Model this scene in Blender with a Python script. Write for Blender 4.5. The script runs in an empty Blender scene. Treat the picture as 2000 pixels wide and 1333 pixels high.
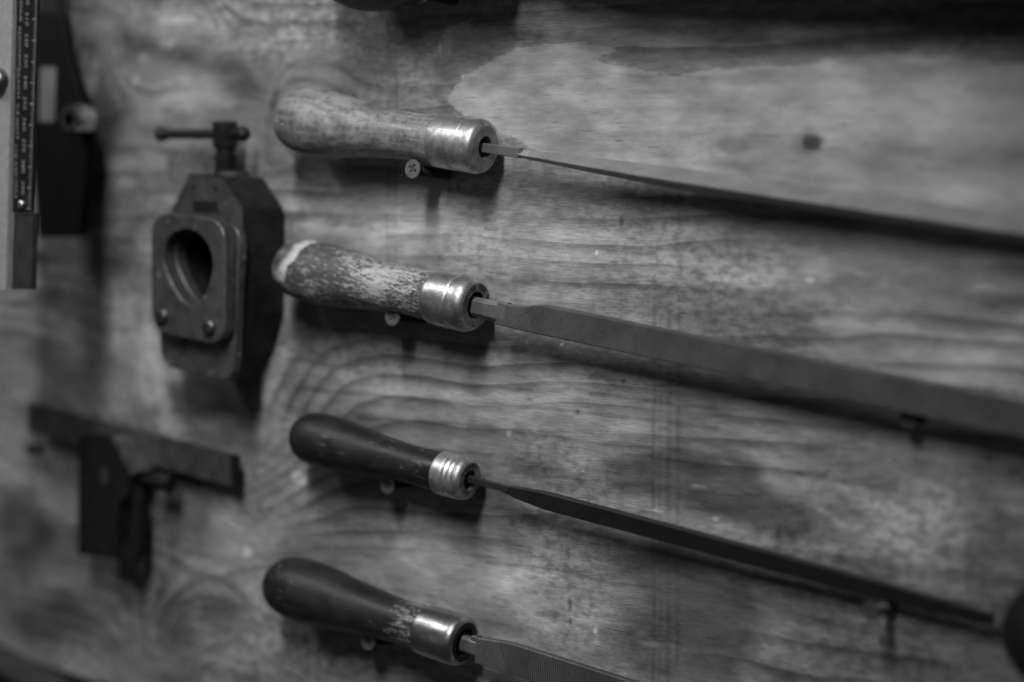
import bpy, bmesh, math, random
import numpy as np
from mathutils import Vector, Matrix, noise as mnoise

S = bpy.context.scene
COL = S.collection
MM = 0.001
R = math.radians
random.seed(7)

# ------------------------------------------------------------------ camera
cam_d = bpy.data.cameras.new('camera')
cam = bpy.data.objects.new('camera', cam_d); COL.objects.link(cam)
cam_d.sensor_width = 36.0; cam_d.lens = 75.6
cam_d.clip_start = 0.02; cam_d.clip_end = 20
right = Vector((0.79353116, 0.60852963, 0.0)); up = Vector((-0.0557636, 0.07271651, 0.99579251)); back = Vector((0.60596925, -0.79019238, 0.09163662))
M4 = Matrix((right, up, back)).transposed().to_4x4(); M4.translation = Vector((0.5635514, -0.73487892, 0.08522206))
cam.matrix_world = M4
cam_d.dof.use_dof = True; cam_d.dof.focus_distance = 0.908; cam_d.dof.aperture_fstop = 2.9; cam_d.dof.aperture_blades = 0
S.camera = cam

# ------------------------------------------------------------------ world and lamps (indoor workshop light)
w = bpy.data.worlds.new('World'); S.world = w; w.use_nodes = True
bg = w.node_tree.nodes['Background']; bg.inputs[0].default_value = (1, 1, 1, 1); bg.inputs[1].default_value = 0.026
S.view_settings.view_transform = 'Standard'; S.view_settings.look = 'None'
S.view_settings.gamma = 1; S.view_settings.exposure = 0; S.view_settings.use_curve_mapping = False

def lamp(name, loc, target, sx, sy, power, spread=180):
    d = bpy.data.lights.new(name, 'AREA'); d.shape = 'RECTANGLE'; d.size = sx; d.size_y = sy; d.energy = power; d.color = (1, 1, 1); d.spread = R(spread)
    o = bpy.data.objects.new(name, d); COL.objects.link(o)
    o.location = loc
    o.rotation_euler = (Vector(target) - Vector(loc)).to_track_quat('-Z', 'Y').to_euler()
    return o
lamp('ceiling_lamp', (0.24, -0.72, 0.72), (-0.09, 0, -0.01), 0.06, 0.54, 1.28, 60)
lamp('ceiling_tube', (-0.60, -0.58, 0.70), (-0.10, 0, 0), 0.40, 0.07, 1.7, 140)
lamp('low_left_fill', (-0.55, -1.05, -0.15), (0, 0, 0), 0.5, 0.35, .12)  # soft fill lamp added at the lower left

# ------------------------------------------------------------------ helpers
def tag(o, label=None, cat=None, group=None, kind=None):
    for k, v in (('label', label), ('category', cat), ('group', group), ('kind', kind)):
        if v: o[k] = v
    return o
def empty(name, loc, rot=(0, 0, 0)):
    o = bpy.data.objects.new(name, None); COL.objects.link(o)
    o.empty_display_size = 0.01; o.location = Vector(loc) * MM; o.rotation_euler = rot
    return o
def smooth(me, ang=35):
    bm = bmesh.new(); bm.from_mesh(me)
    for f in bm.faces: f.smooth = True
    for e in bm.edges:
        e.smooth = not (len(e.link_faces) == 2 and e.calc_face_angle(0) > R(ang))
    bm.to_mesh(me); bm.free()
def build(name, bm, mat, parent=None, sm=35, loc=None, rot=None):
    bmesh.ops.recalc_face_normals(bm, faces=bm.faces[:])
    bmesh.ops.scale(bm, vec=(MM, MM, MM), verts=bm.verts[:])
    me = bpy.data.meshes.new(name); bm.to_mesh(me); bm.free()
    if sm: smooth(me, sm)
    me.materials.append(mat)
    o = bpy.data.objects.new(name, me); COL.objects.link(o)
    if parent: o.parent = parent
    if loc is not None: o.location = Vector(loc) * MM
    if rot is not None: o.rotation_euler = rot
    return o
def lathe_bm(profile, seg=48, wob=0.0, bm=None, axis='x', cen=(0, 0, 0)):
    """profile: list of (along, radius); spun about the axis"""
    bm = bm or bmesh.new(); rings = []
    c = Vector(cen)
    def pt(a, r, t):
        if axis == 'x': return c + Vector((a, r * math.cos(t), r * math.sin(t)))
        if axis == 'y': return c + Vector((r * math.cos(t), a, r * math.sin(t)))
        return c + Vector((r * math.cos(t), r * math.sin(t), a))
    for a, r in profile:
        if r < 1e-4: rings.append([bm.verts.new(pt(a, 0, 0))]); continue
        ring = []
        for k in range(seg):
            t = 2 * math.pi * k / seg
            rr = r
            if wob: rr = r * (1 + wob * mnoise.noise(Vector((a * .05, math.cos(t) * 1.3, math.sin(t) * 1.3))))
            ring.append(bm.verts.new(pt(a, rr, t)))
        rings.append(ring)
    for A, B in zip(rings, rings[1:]):
        if len(A) == 1 and len(B) == 1: continue
        for k in range(seg):
            k2 = (k + 1) % seg
            if len(A) == 1: bm.faces.new((A[0], B[k], B[k2]))
            elif len(B) == 1: bm.faces.new((A[k], A[k2], B[0]))
            else: bm.faces.new((A[k], A[k2], B[k2], B[k]))
    return bm
def loft_bm(sections, bm=None, caps=True):
    bm = bm or bmesh.new()
    rs = [[bm.verts.new(p) for p in s] for s in sections]
    n = len(rs[0])
    for A, B in zip(rs, rs[1:]):
        for k in range(n): bm.faces.new((A[k], A[(k + 1) % n], B[(k + 1) % n], B[k]))
    if caps: bm.faces.new(rs[0]); bm.faces.new(rs[-1])
    return bm
def spline(pts, n=6):
    """Catmull-Rom through 2-D points"""
    out = []
    P = [pts[0]] + list(pts) + [pts[-1]]
    for i in range(1, len(P) - 2):
        p0, p1, p2, p3 = P[i - 1:i + 3]
        for k in range(n):
            t = k / n
            out.append(tuple(.5 * (2 * b + (c - a) * t + (2 * a - 5 * b + 4 * c - d) * t * t + (3 * b - a - 3 * c + d) * t ** 3) for a, b, c, d in zip(p0, p1, p2, p3)))
    out.append(tuple(pts[-1])); return out
def prism_bm(poly, y0, y1, bev=0.0, bm=None, seg=2):
    """polygon in (x, z), extruded from standoff y0 to y1 (both negative = in front of the wall)"""
    own = bm is None
    b = bmesh.new()
    A = [b.verts.new((x, y0, z)) for x, z in poly]; B = [b.verts.new((x, y1, z)) for x, z in poly]
    n = len(poly)
    b.faces.new(A); b.faces.new(B[::-1])
    for k in range(n): b.faces.new((A[k], B[k], B[(k + 1) % n], A[(k + 1) % n]))
    if bev:
        es = [e for e in b.edges if abs(e.verts[0].co.y - e.verts[1].co.y) < 1e-6]
        bmesh.ops.bevel(b, geom=es, offset=bev, segments=seg, affect='EDGES', profile=.5)
    bmesh.ops.recalc_face_normals(b, faces=b.faces[:])
    return merge(bm, b) if not own else b
def merge(dst, src, mat=None):
    if mat is not None: bmesh.ops.transform(src, matrix=mat, verts=src.verts[:])
    me = bpy.data.meshes.new('tmp'); src.to_mesh(me); src.free()
    dst.from_mesh(me); bpy.data.meshes.remove(me); return dst
def box_bm(x0, x1, y0, y1, z0, z1, bev=0.0, bm=None):
    b = bmesh.new(); bmesh.ops.create_cube(b, size=1)
    bmesh.ops.transform(b, matrix=Matrix.Translation(((x0 + x1) / 2, (y0 + y1) / 2, (z0 + z1) / 2)) @ Matrix.Diagonal((x1 - x0, y1 - y0, z1 - z0, 1)), verts=b.verts[:])
    if bev: bmesh.ops.bevel(b, geom=b.edges[:], offset=bev, segments=2, affect='EDGES', profile=.5)
    return b if bm is None else merge(bm, b)
def rrect(x0, x1, z0, z1, r, n=6):
    out = []
    for cx, cz, a0 in ((x1 - r, z1 - r, 0), (x0 + r, z1 - r, 90), (x0 + r, z0 + r, 180), (x1 - r, z0 + r, 270)):
        for k in range(n + 1):
            a = R(a0 + 90 * k / n); out.append((cx + r * math.cos(a), cz + r * math.sin(a)))
    return out
def text_mesh(body, size, font_scale=(1, 1), align='CENTER'):
    c = bpy.data.curves.new('txt', 'FONT'); c.body = body; c.size = size; c.align_x = align; c.align_y = 'CENTER'
    c.resolution_u = 3; c.offset = 0.0
    o = bpy.data.objects.new('txt', c); COL.objects.link(o)
    bpy.context.view_layer.update()
    dg = bpy.context.evaluated_depsgraph_get()
    me = bpy.data.meshes.new_from_object(o.evaluated_get(dg))
    bpy.data.objects.remove(o); bpy.data.curves.remove(c)
    b = bmesh.new(); b.from_mesh(me); bpy.data.meshes.remove(me)
    # a little thickness
    g = bmesh.ops.extrude_face_region(b, geom=b.faces[:])
    vs = [v for v in g['geom'] if isinstance(v, bmesh.types.BMVert)]
    bmesh.ops.translate(b, vec=(0, 0, size * .03), verts=vs)
    return b

# ------------------------------------------------------------------ materials
class NT:
    def __init__(s, name):
        s.m = bpy.data.materials.new(name); s.m.use_nodes = True; s.t = s.m.node_tree; s.n = s.t.nodes
        s.b = s.n['Principled BSDF']
        s.co = s.n.new('ShaderNodeTexCoord').outputs['Object']
    def link(s, a, b): s.t.links.new(a, b)
    def map(s, scale=(1, 1, 1), rot=(0, 0, 0), loc=(0, 0, 0), vec=None):
        n = s.n.new('ShaderNodeMapping'); n.inputs['Scale'].default_value = scale; n.inputs['Rotation'].default_value = rot; n.inputs['Location'].default_value = loc
        s.link(vec or s.co, n.inputs[0]); return n.outputs[0]
    def noise(s, scale, detail=4, rough=.55, vec=None, dist=0.0):
        n = s.n.new('ShaderNodeTexNoise'); n.inputs['Scale'].default_value = scale; n.inputs['Detail'].default_value = detail; n.inputs['Roughness'].default_value = rough; n.inputs['Distortion'].default_value = dist
        s.link(vec or s.co, n.inputs['Vector']); return n.outputs['Fac']
    def wave(s, scale, vec, dist=0, detail=2, direction='X', dscale=1):
        n = s.n.new('ShaderNodeTexWave'); n.bands_direction = direction; n.inputs['Scale'].default_value = scale; n.inputs['Distortion'].default_value = dist; n.inputs['Detail'].default_value = detail; n.inputs['Detail Scale'].default_value = dscale
        s.link(vec, n.inputs['Vector']); return n.outputs['Fac']
    def rmp(s, x, a, b, c, d):
        n = s.n.new('ShaderNodeMapRange'); n.interpolation_type = 'SMOOTHSTEP'
        for k, v in zip((1, 2, 3, 4), (a, b, c, d)): n.inputs[k].default_value = v
        s.link(x, n.inputs[0]); return n.outputs[0]
    def math(s, op, a, b=None):
        n = s.n.new('ShaderNodeMath'); n.operation = op
        for i, v in enumerate((a, b)):
            if v is None: continue
            if isinstance(v, (int, float)): n.inputs[i].default_value = v
            else: s.link(v, n.inputs[i])
        return n.outputs[0]
    def mix(s, f, a, b):
        n = s.n.new('ShaderNodeMix'); n.data_type = 'FLOAT'
        for i, v in ((0, f), (2, a), (3, b)):
            if isinstance(v, (int, float)): n.inputs[i].default_value = v
            else: s.link(v, n.inputs[i])
        return n.outputs[0]
    def attr(s, name):
        n = s.n.new('ShaderNodeAttribute'); n.attribute_name = name; return n.outputs['Fac']
    def col(s, v):
        if isinstance(v, (int, float)): s.b.inputs['Base Color'].default_value = (v, v, v, 1)
        else:
            n = s.n.new('ShaderNodeCombineColor')
            for i in range(3): s.link(v, n.inputs[i])
            s.link(n.outputs[0], s.b.inputs['Base Color'])
    def rough(s, v):
        if isinstance(v, (int, float)): s.b.inputs['Roughness'].default_value = v
        else: s.link(v, s.b.inputs['Roughness'])
    def metal(s, v):
        if isinstance(v, (int, float)): s.b.inputs['Metallic'].default_value = v
        else: s.link(v, s.b.inputs['Metallic'])
    def bump(s, h, strength=.3, dist=.0005):
        n = s.n.new('ShaderNodeBump'); n.inputs['Strength'].default_value = strength; n.inputs['Distance'].default_value = dist
        s.link(h, n.inputs['Height']); s.link(n.outputs[0], s.b.inputs['Normal'])
    def spec(s, v): s.b.inputs['Specular IOR Level'].default_value = v

def mat_plywood():
    t = NT('plywood')
    tone, ring, flame = t.attr('tone'), t.attr('ring'), t.attr('sapwood')
    # fine fibres run along the board (x)
    fib = t.noise(1, 5, .65, t.map((16, 1, 520)))
    fib2 = t.noise(1, 4, .62, t.map((120, 1, 2400)))
    mott = t.noise(260, 5, .62, t.map((.7, 1, 1.1)))
    blot = t.noise(45, 4, .62, t.map((.6, 1, 1.2)))
    # growth rings from the board's own ring field
    jit = t.math('ADD', ring, t.math('MULTIPLY', t.noise(60, 3, .6, t.map((.35, 1, 1))), 2.4))
    saw = t.math('FRACT', t.math('MULTIPLY', jit, .1))
    late = t.math('MULTIPLY', t.rmp(saw, .35, .97, 0, 1), t.rmp(saw, .97, 1.0, 1, 0))
    late = t.math('MULTIPLY', late, t.rmp(t.noise(14, 2, .5, t.map((.5, 1, 1.6))), .4, .62, 0, 1))
    # sapwood flame with a ragged edge
    edge = t.math('ADD', flame, t.math('MULTIPLY', t.math('SUBTRACT', t.noise(1, 5, .75, t.map((150, 1, 560))), .5), 9.0))
    fl = t.rmp(edge, -.3, .3, 0, 1)
    st = t.rmp(t.math('ADD', t.attr('stain'), t.math('MULTIPLY', t.math('SUBTRACT', t.noise(1, 4, .7, t.map((140, 1, 560), loc=(4, 2, 0))), .5), 3.5)), -.7, .7, 0, 1)
    v = t.mix(fl, t.mix(st, .24, .32), .36)
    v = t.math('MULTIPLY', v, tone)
    patchy = t.rmp(t.noise(16, 3, .5, t.map((.5, 1, 1), loc=(2, 0, 6))), .38, .62, 0, 1)
    v = t.math('MULTIPLY', v, t.rmp(fib, .32, .68, .93, 1.05))
    v = t.math('MULTIPLY', v, t.mix(fl, t.rmp(fib2, .34, .68, .72, 1.16), t.rmp(fib2, .32, .70, .86, 1.08)))
    v = t.math('MULTIPLY', v, t.mix(t.math('MULTIPLY', patchy, t.mix(fl, 1, .2)), 1, t.rmp(mott, .38, .58, .66, 1.13)))
    v = t.math('MULTIPLY', v, t.rmp(blot, .33, .67, .80, 1.16))
    v = t.math('MULTIPLY', v, t.mix(t.math('MULTIPLY', late, t.mix(fl, .75, .15)), 1, 0.32))
    # short dark checks along the fibres, pin specks
    chk = t.noise(1, 3, .6, t.map((60, 1, 700), loc=(3, 0, 1)))
    v = t.math('MULTIPLY', v, t.rmp(chk, .62, .72, 1, .5))
    spk = t.noise(330, 2, .5, t.map((1, 1, 1), loc=(7, 0, 3)))
    v = t.math('MULTIPLY', v, t.rmp(spk, .72, .77, 1, .5))
    lgt = t.rmp(t.noise(1, 4, .65, t.map((34, 1, 560), loc=(9, 0, 4))), .66, .74, 0, .5)
    v = t.mix(t.math('MULTIPLY', lgt, t.mix(fl, 1, .2)), v, .40)
    v = t.mix(t.rmp(t.noise(260, 2, .5, t.map((1, 1, 1.3), loc=(1, 5, 9))), .785, .81, 0, .6), v, .62)
    t.col(t.math('MINIMUM', v, .75))
    t.rough(t.rmp(blot, .3, .7, .48, .62)); t.spec(.35)
    h = t.math('ADD', t.math('MULTIPLY', fib, .25), t.math('MULTIPLY', t.rmp(chk, .68, .76, 1, 0), .7))
    h = t.math('ADD', h, t.math('MULTIPLY', fib2, .45))
    t.bump(h, .4, .0004)
    return t.m

def mat_handle(name, dark, light, amt, kind):
    """kind: 'worn' pale oiled wood, 'flaked' dark paint flaked off, 'dark' stained wood, 'rubbed' dark with bare neck"""
    t = NT(name)
    gr = t.noise(1, 5, .65, t.map((28, 420, 420)))
    gr2 = t.noise(1, 4, .6, t.map((110, 1500, 1500)))
    blot = t.noise(75, 5, .65)
    if kind == 'worn':
        rings = t.wave(1, t.map((9, 150, 150), rot=(0, 0, .12)), 3.5, 3, 'Y', 1.5)
        v = t.math('MULTIPLY', t.rmp(blot, .33, .67, .14, .26), t.rmp(gr, .3, .7, .7, 1.2))
        v = t.math('MULTIPLY', v, t.rmp(rings, 0, 1, .9, 1.05))
        v = t.math('MULTIPLY', v, t.math('MULTIPLY', t.rmp(gr2, .58, .70, 1, .55), t.rmp(t.noise(420, 3, .6), .36, .52, .72, 1.06)))
        wear = t.rmp(t.noise(1, 5, .7, t.map((60, 300, 300), loc=(2, 1, 4))), .63, .70, 0, 1)
        v = t.mix(wear, v, .55)
        t.col(v); t.rough(t.rmp(blot, .3, .7, .32, .5)); t.spec(.5)
    elif kind == 'flaked':
        sx = t.n.new('ShaderNodeSeparateXYZ'); t.link(t.co, sx.inputs[0])
        fl = t.noise(1, 6, .75, t.map((190, 700, 700)))
        fine = t.noise(1, 4, .7, t.map((420, 1500, 1500)))
        big = t.noise(38, 3, .5, t.map((1, 1, 1), loc=(.3, .2, .1)))
        # bare in the middle, paint kept at the butt
        th = t.rmp(sx.outputs[0], -.100, -.050, .580, .530)
        s1 = t.math('ADD', t.math('ADD', t.math('MULTIPLY', fl, .52), t.math('MULTIPLY', fine, .38)), t.math('MULTIPLY', t.math('SUBTRACT', big, .28), .3))
        bare = t.rmp(t.math('SUBTRACT', s1, th), -.03, .05, 0, 1)
        # the pale ragged band torn round near the butt
        bx = t.math('ADD', sx.outputs[0], t.math('MULTIPLY', sx.outputs[2], -.42))
        bx = t.math('ADD', bx, t.math('MULTIPLY', t.noise(120, 3, .6, t.map((1, 1, 1), loc=(5, 5, 1))), .008))
        band = t.math('MULTIPLY', t.rmp(bx, -.1015, -.0965, 0, 1), t.rmp(bx, -.0940, -.0934, 1, 0))
        band = t.math('MULTIPLY', band, t.rmp(sx.outputs[2], -.0065, -.003, 0, 1))
        v = t.mix(bare, t.rmp(fine, .3, .7, .035, .10), t.rmp(gr, .3, .7, .26, .5))
        v = t.mix(t.rmp(sx.outputs[0], -.106, -.097, .85, 0), v, t.math('MULTIPLY', t.rmp(blot, .38, .62, .035, .20), t.rmp(fine, .3, .7, .7, 1.3)))
        v = t.mix(t.math('MULTIPLY', band, t.rmp(fl, .35, .5, .45, 1)), v, .55)
        t.col(v); t.rough(.5)
        t.bump(bare, .35, .0003); return t.m
    else:
        sx = t.n.new('ShaderNodeSeparateXYZ'); t.link(t.co, sx.inputs[0])
        v = t.math('MULTIPLY', t.rmp(blot, .3, .7, dark * .8, dark * 1.35), t.rmp(gr, .3, .7, .75, 1.2))
        neck = t.rmp(sx.outputs[0], -.062, -.022, 0, amt)
        fl = t.noise(1, 5, .72, t.map((170, 760, 760)))
        s1 = t.rmp(t.math('ADD', fl, neck), .72, .80, 0, 1)
        v = t.mix(s1, v, t.rmp(gr2, .3, .7, light * .6, light))
        sc = t.rmp(t.noise(1, 4, .7, t.map((90, 420, 420), loc=(1, 2, 8))), .61, .70, 0, .6)
        v = t.mix(sc, v, light * .75)
        t.col(v); t.rough(t.rmp(blot, .3, .7, .36, .52)); t.spec(.45)
    t.bump(t.math('ADD', gr, t.math('MULTIPLY', gr2, .5)), .25, .0004)
    return t.m
def mat_metal(name, base, r0, r1, metallic=1.0, smudge=.5, scale=90, brushed=None, chips=0):
    t = NT(name)
    a = t.noise(scale, 5, .6); b = t.noise(scale * 7, 3, .6)
    v = t.math('MULTIPLY', t.rmp(a, .35, .62, base * (1 - smudge), base), t.rmp(b, .3, .7, .85, 1.08))
    if chips: v = t.mix(t.math('MULTIPLY', t.rmp(t.noise(330, 4, .7, t.map((1, 1, .7), loc=(3, 1, 2))), .60, .68, 0, chips), t.rmp(t.noise(60, 2, .5), .45, .6, 0, 1)), v, .55)
    t.col(v); t.metal(metallic); t.rough(t.rmp(a, .3, .7, r1, r0))
    h = t.math('ADD', t.math('MULTIPLY', a, .6), t.math('MULTIPLY', b, .15))
    if brushed: h = t.math('ADD', h, t.math('MULTIPLY', t.noise(1, 3, .6, t.map(brushed)), .25))
    t.bump(h, .32, .0008)
    return t.m
def mat_file(name, base, heel, pitch_rot=0.9, metallic=.65, tooth=.25):
    """file steel: smooth heel, then cut teeth as fine diagonal relief"""
    t = NT(name)
    sx = t.n.new('ShaderNodeSeparateXYZ'); t.link(t.co, sx.inputs[0])
    a = t.noise(70, 4, .6); b = t.noise(900, 3, .6)
    cut = t.rmp(t.math('ADD', sx.outputs[0], t.math('MULTIPLY', sx.outputs[2], .55)), heel, heel + .0008, 0, 1)
    wv = t.wave(1.0, t.map((540, 1, 540 * pitch_rot)), 0, 0, 'DIAGONAL')
    v = t.math('MULTIPLY', t.rmp(a, .3, .7, base * .8, base * 1.15), t.rmp(b, .3, .7, .88, 1.1))
    v = t.math('MULTIPLY', v, t.mix(cut, 1.25, t.mix(wv, 1 - tooth, 1 + tooth * .8)))
    t.col(v); t.metal(metallic); t.rough(t.mix(cut, .42, .5))
    t.bump(t.math('ADD', t.math('MULTIPLY', t.math('MULTIPLY', wv, cut), tooth * 2), t.math('MULTIPLY', b, .1)), .5, .0002)
    return t.m
def mat_plain(name, base, rough=.5, var=.25, scale=120, metallic=0.0, bump=.1):
    t = NT(name); t.spec(.22)
    a = t.noise(scale, 5, .6)
    t.col(t.rmp(a, .3, .7, base * (1 - var), base * (1 + var))); t.rough(rough); t.metal(metallic)
    if bump: t.bump(a, bump, .0004)
    return t.m

M = dict(
    ply=mat_plywood(),
    h_worn=mat_handle('pale_worn_wood', .2, .5, 0, 'worn'),
    h_flaked=mat_handle('flaked_paint_wood', .05, .5, 0, 'flaked'),
    h_dark=mat_handle('dark_stained_wood', .012, .20, .12, 'dark'),
    h_rubbed=mat_handle('rubbed_dark_wood', .015, .26, .25, 'rubbed'),
    ferrule=mat_metal('ferrule_brass', .72, .30, .50, .95, .6),
    ferrule_dull=mat_metal('ferrule_steel', .70, .34, .55, .9, .6, 120),
    ferrule_dark=mat_metal('ferrule_nickel', .54, .25, .42, 1.0, .5, 80),
    hole=mat_plain('dark_hole', .012, .8, .2),
    face_pale=mat_metal('pale_ferrule_face', .34, .45, .6, .7, .35, 200),  # end faces, all darker than the ferrule sides
    face_dark=mat_metal('dark_ferrule_face', .26, .45, .65, .6, .5, 260),
    face_black=mat_plain('black_ferrule_face', .016, .5, .4, 200),
    stamp=mat_plain('stamped_dark', .012, .7, .2),
    tang=mat_metal('tang_steel', .30, .40, .60, .8, .35, 200),
    file_a=mat_file('file_steel_grey', .27, .022, .5, .3, .05),
    file_b=mat_file('file_steel_flat', .125, .030, .35, .65, .14),
    file_c=mat_file('file_steel_dark', .035, .030, .9, .4, .05),
    file_d=mat_file('file_steel_wide', .13, .0225, .22, .65, .4),
    screw=mat_metal('screw_zinc', .24, .40, .60, .8, .4, 300),
    screw_dark=mat_metal('screw_black', .09, .45, .6, .5, .3, 300),
    block=mat_plain('blackened_steel', .022, .42, .35, 160, .3, .2),
    plate=mat_metal('plate_steel', .14, .40, .60, .6, .45, 160, None, .8),
    rivet=mat_metal('rivet_steel', .17, .30, .45, .9, .3, 300),
    alu=mat_metal('aluminium', .42, .45, .6, .35, .15, 60, (900, 900, 12)),
    scale_black=mat_plain('black_scale', .012, .45, .3),
    scale_white=mat_plain('scale_print', .22, .6, .3, 400),
    steel_grey=mat_plain('grey_steel', .05, .5, .2, 140, .4),
    rubber=mat_plain('black_plastic', .006, .75, .3, 90),
    label=mat_plain('paper_label', .25, .7, .12, 90),
    chrome=mat_metal('chrome', .7, .18, .3, 1.0, .2),
    iron=mat_plain('black_iron', .009, .6, .4, 140, .1),
    blade=mat_plain('dull_blade', .07, .45, .3, 120, .4),
    shelf=mat_plain('dark_shelf_wood', .05, .6, .3, 60),
)

# ------------------------------------------------------------------ the plywood wall
FLAME = [(-36.2, 105.3), (-26.7, 114.1), (-11.1, 120.8), (0, 125.3), (16.4, 127.2), (37.6, 127.3), (56.3, 123.6), (40.3, 120), (57.1, 117.1), (81, 112.9), (102.9, 114.1), (126.4, 115.6), (140.2, 114.5), (153.7, 117), (179.9, 118.8), (213.3, 116.7), (262.5, 110.5), (264.3, 41.6), (172.2, 61.9), (103.3, 72), (32.5, 77.7), (16.4, 80.9), (0, 87.8), (-19.6, 95.8), (-32.4, 100.8)]
TONES = [
    ([(-28, 134), (0, 129.8), (-11.1, 122.5), (-28.1, 115.2), (-36.8, 105.3), (-28.1, 97.5), (-39.7, 99.8), (-47, 110), (-39.6, 123.2)], 0.72, 4),
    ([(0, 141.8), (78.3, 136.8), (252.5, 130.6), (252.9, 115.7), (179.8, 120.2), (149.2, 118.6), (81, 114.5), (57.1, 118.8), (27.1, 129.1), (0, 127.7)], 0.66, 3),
    ([(-11.2, 54.3), (27.3, 50.7), (103.6, 46.3), (136.7, 41.2), (141.4, 33.4), (122.8, 28.6), (79.2, 27.9), (32.7, 20.6), (-5.6, 23.4), (-19.7, 36.3)], 1.08, 6),
    ([(40.7, 18.8), (66.6, 26.3), (103.8, 27.8), (139.2, 21.2), (150.8, 11.7), (127.9, 2.4), (79.3, 10)], 0.72, 5),
    ([(139.2, 21.2), (172.8, 26.7), (245.6, 18.7), (246.2, -7.4), (195, -3.4), (150.9, 3.7)], 1.2, 10),
    ([(-5.6, -5.6), (32.8, -3.3), (79.5, -11.1), (66.9, -24.7), (92.1, -35.4), (54.1, -43), (0, -41), (-14.1, -21.8)], 1.22, 6),
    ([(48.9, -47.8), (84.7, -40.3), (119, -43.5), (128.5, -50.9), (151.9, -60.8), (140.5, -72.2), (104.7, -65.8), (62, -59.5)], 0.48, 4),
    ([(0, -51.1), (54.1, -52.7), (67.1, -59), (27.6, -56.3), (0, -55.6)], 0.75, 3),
    ([(123.7, -39), (160.7, -43.7), (187.3, -55), (217.1, -59.6), (206.9, -74.5), (174.5, -72.4), (151.8, -58.7), (123.8, -51.3)], 1.3, 6),
    ([(-11.3, -89.6), (27.6, -80.7), (51.7, -86.7), (49.2, -109), (16.8, -117.8), (-14.2, -112.8)], 1.25, 8),
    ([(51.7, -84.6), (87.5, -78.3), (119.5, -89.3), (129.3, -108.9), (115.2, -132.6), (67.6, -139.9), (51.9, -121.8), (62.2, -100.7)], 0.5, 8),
    ([(-129.4, 56.7), (-106.8, 61.8), (-34, 60.6), (-5.6, 52.2), (-11.2, 43.2), (-69.8, 37), (-119.9, 42.6)], 1.5, 8),
    ([(-133.5, -3.5), (-70, -2.4), (-11.3, -8.1), (-5.6, -21.2), (-70.2, -25.7), (-120.7, -29.2)], 1.1, 8),
    ([(-246.3, 143.4), (-210.1, 134.8), (-158.3, 121.3), (-145.2, 106.7), (-162, 104.5), (-185.7, 119.5), (-210.3, 124.9), (-239.3, 128.1)], 0.55, 4),
    ([(-250.9, 110.6), (-210.4, 120), (-185.8, 112.1), (-168.8, 102.2), (-186.1, 97.5), (-240, 95.3)], 1.2, 8),
    ([(-280.3, 7), (-260.9, 13.1), (-250.4, -22.7), (-273.6, -29.4)], 0.5, 8),
    ([(-264.7, 12.9), (-245.6, 18.8), (-226.5, 44.9), (-226.3, 55), (-260.3, 36.4)], 0.75, 8),
    ([(-215.4, -32), (-195.5, -24.9), (-174.5, -28), (-166, -41.1), (-188.8, -48.6), (-208.4, -45.5)], 0.38, 5),
    ([(-229.5, -6.1), (-220.3, -5.6), (-215.4, -30.7), (-208.6, -53.2), (-217.8, -59), (-232.3, -47.3), (-235.4, -21.8)], 1.35, 4),
    ([(-152, -16.7), (-136.9, -13.4), (-139, -40.3), (-150.8, -46.1)], 1.3, 5),
    ([(-160.3, -2.5), (-146.8, -1.8), (-152.3, -31.4), (-157.7, -56.5), (-171.2, -42.7), (-164, -22.4)], 0.7, 5),
    ([(-341.5, -11.9), (-308.8, -15.6), (-289.4, -35.7), (-325.4, -27.3)], 0.85, 8),
    ([(-342.3, -37.9), (-301.4, -39.2), (-239.8, -51.8), (-262.7, -57.5), (-318, -51.1)], 1.4, 4),
    ([(-344.4, -99.8), (-319.2, -91.9), (-299.8, -119.7), (-329.2, -145.1), (-345.7, -138.8)], 0.5, 8),
    ([(-346.5, -161.2), (-296.6, -149.2), (-265.4, -163.9), (-322.2, -185.6)], 0.6, 8),
    ([(-131.6, 141.9), (-105.9, 145.7), (-90.5, 133.6), (-112.5, 122.7)], 0.75, 6),
    ([(216.5, -32.6), (247, -39.3), (248.7, -111.9), (218, -100.4)], 0.75, 12),
    ([(99.9, -76.9), (152.2, -85.2), (175, -102.5), (143.4, -113.1), (109.9, -96.8)], 0.7, 10),
    ([(-113, 80.5), (-69.5, 78.4), (-39.8, 69.5), (-69.6, 64.6), (-106.8, 68.8)], 0.75, 6),
    ([(-214.4, -71.5), (-182.4, -83.8), (-190.1, -115), (-215.3, -112.8)], 0.6, 8),
    ([(-182.5, -88.8), (-134.5, -79), (-134.8, -101.2), (-155.2, -115.9), (-175.8, -108.3)], 1.25, 8),
    ([(-105.2, -83.3), (-28.6, -80), (-28.7, -96.1), (-83.1, -97.7)], 1.12, 8),
    ([(-245.9, -147.9), (-190.3, -130.4), (-155.6, -141), (-216.4, -164.8)], 0.6, 8),
    ([(-138.4, 120.9), (-106.2, 124.8), (-87.5, 115.2), (-69.3, 103.5), (-87.6, 103.7), (-112.7, 111), (-137, 106.6)], 1.12, 5),
    ([(161.4, -88.1), (217.7, -90.7), (234.7, -114.1), (161.9, -125.3)], 0.72, 12),
    ([(117.2, -100), (143.2, -100.7), (152.7, -117.9), (124.7, -124.2)], 1.15, 8),
    ([(209, 126.5), (252.6, 125.1), (254.5, 52.3), (214.6, 58.8)], 0.8, 12),  # light falloff at the right edge, painted into the wood tone
]
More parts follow.
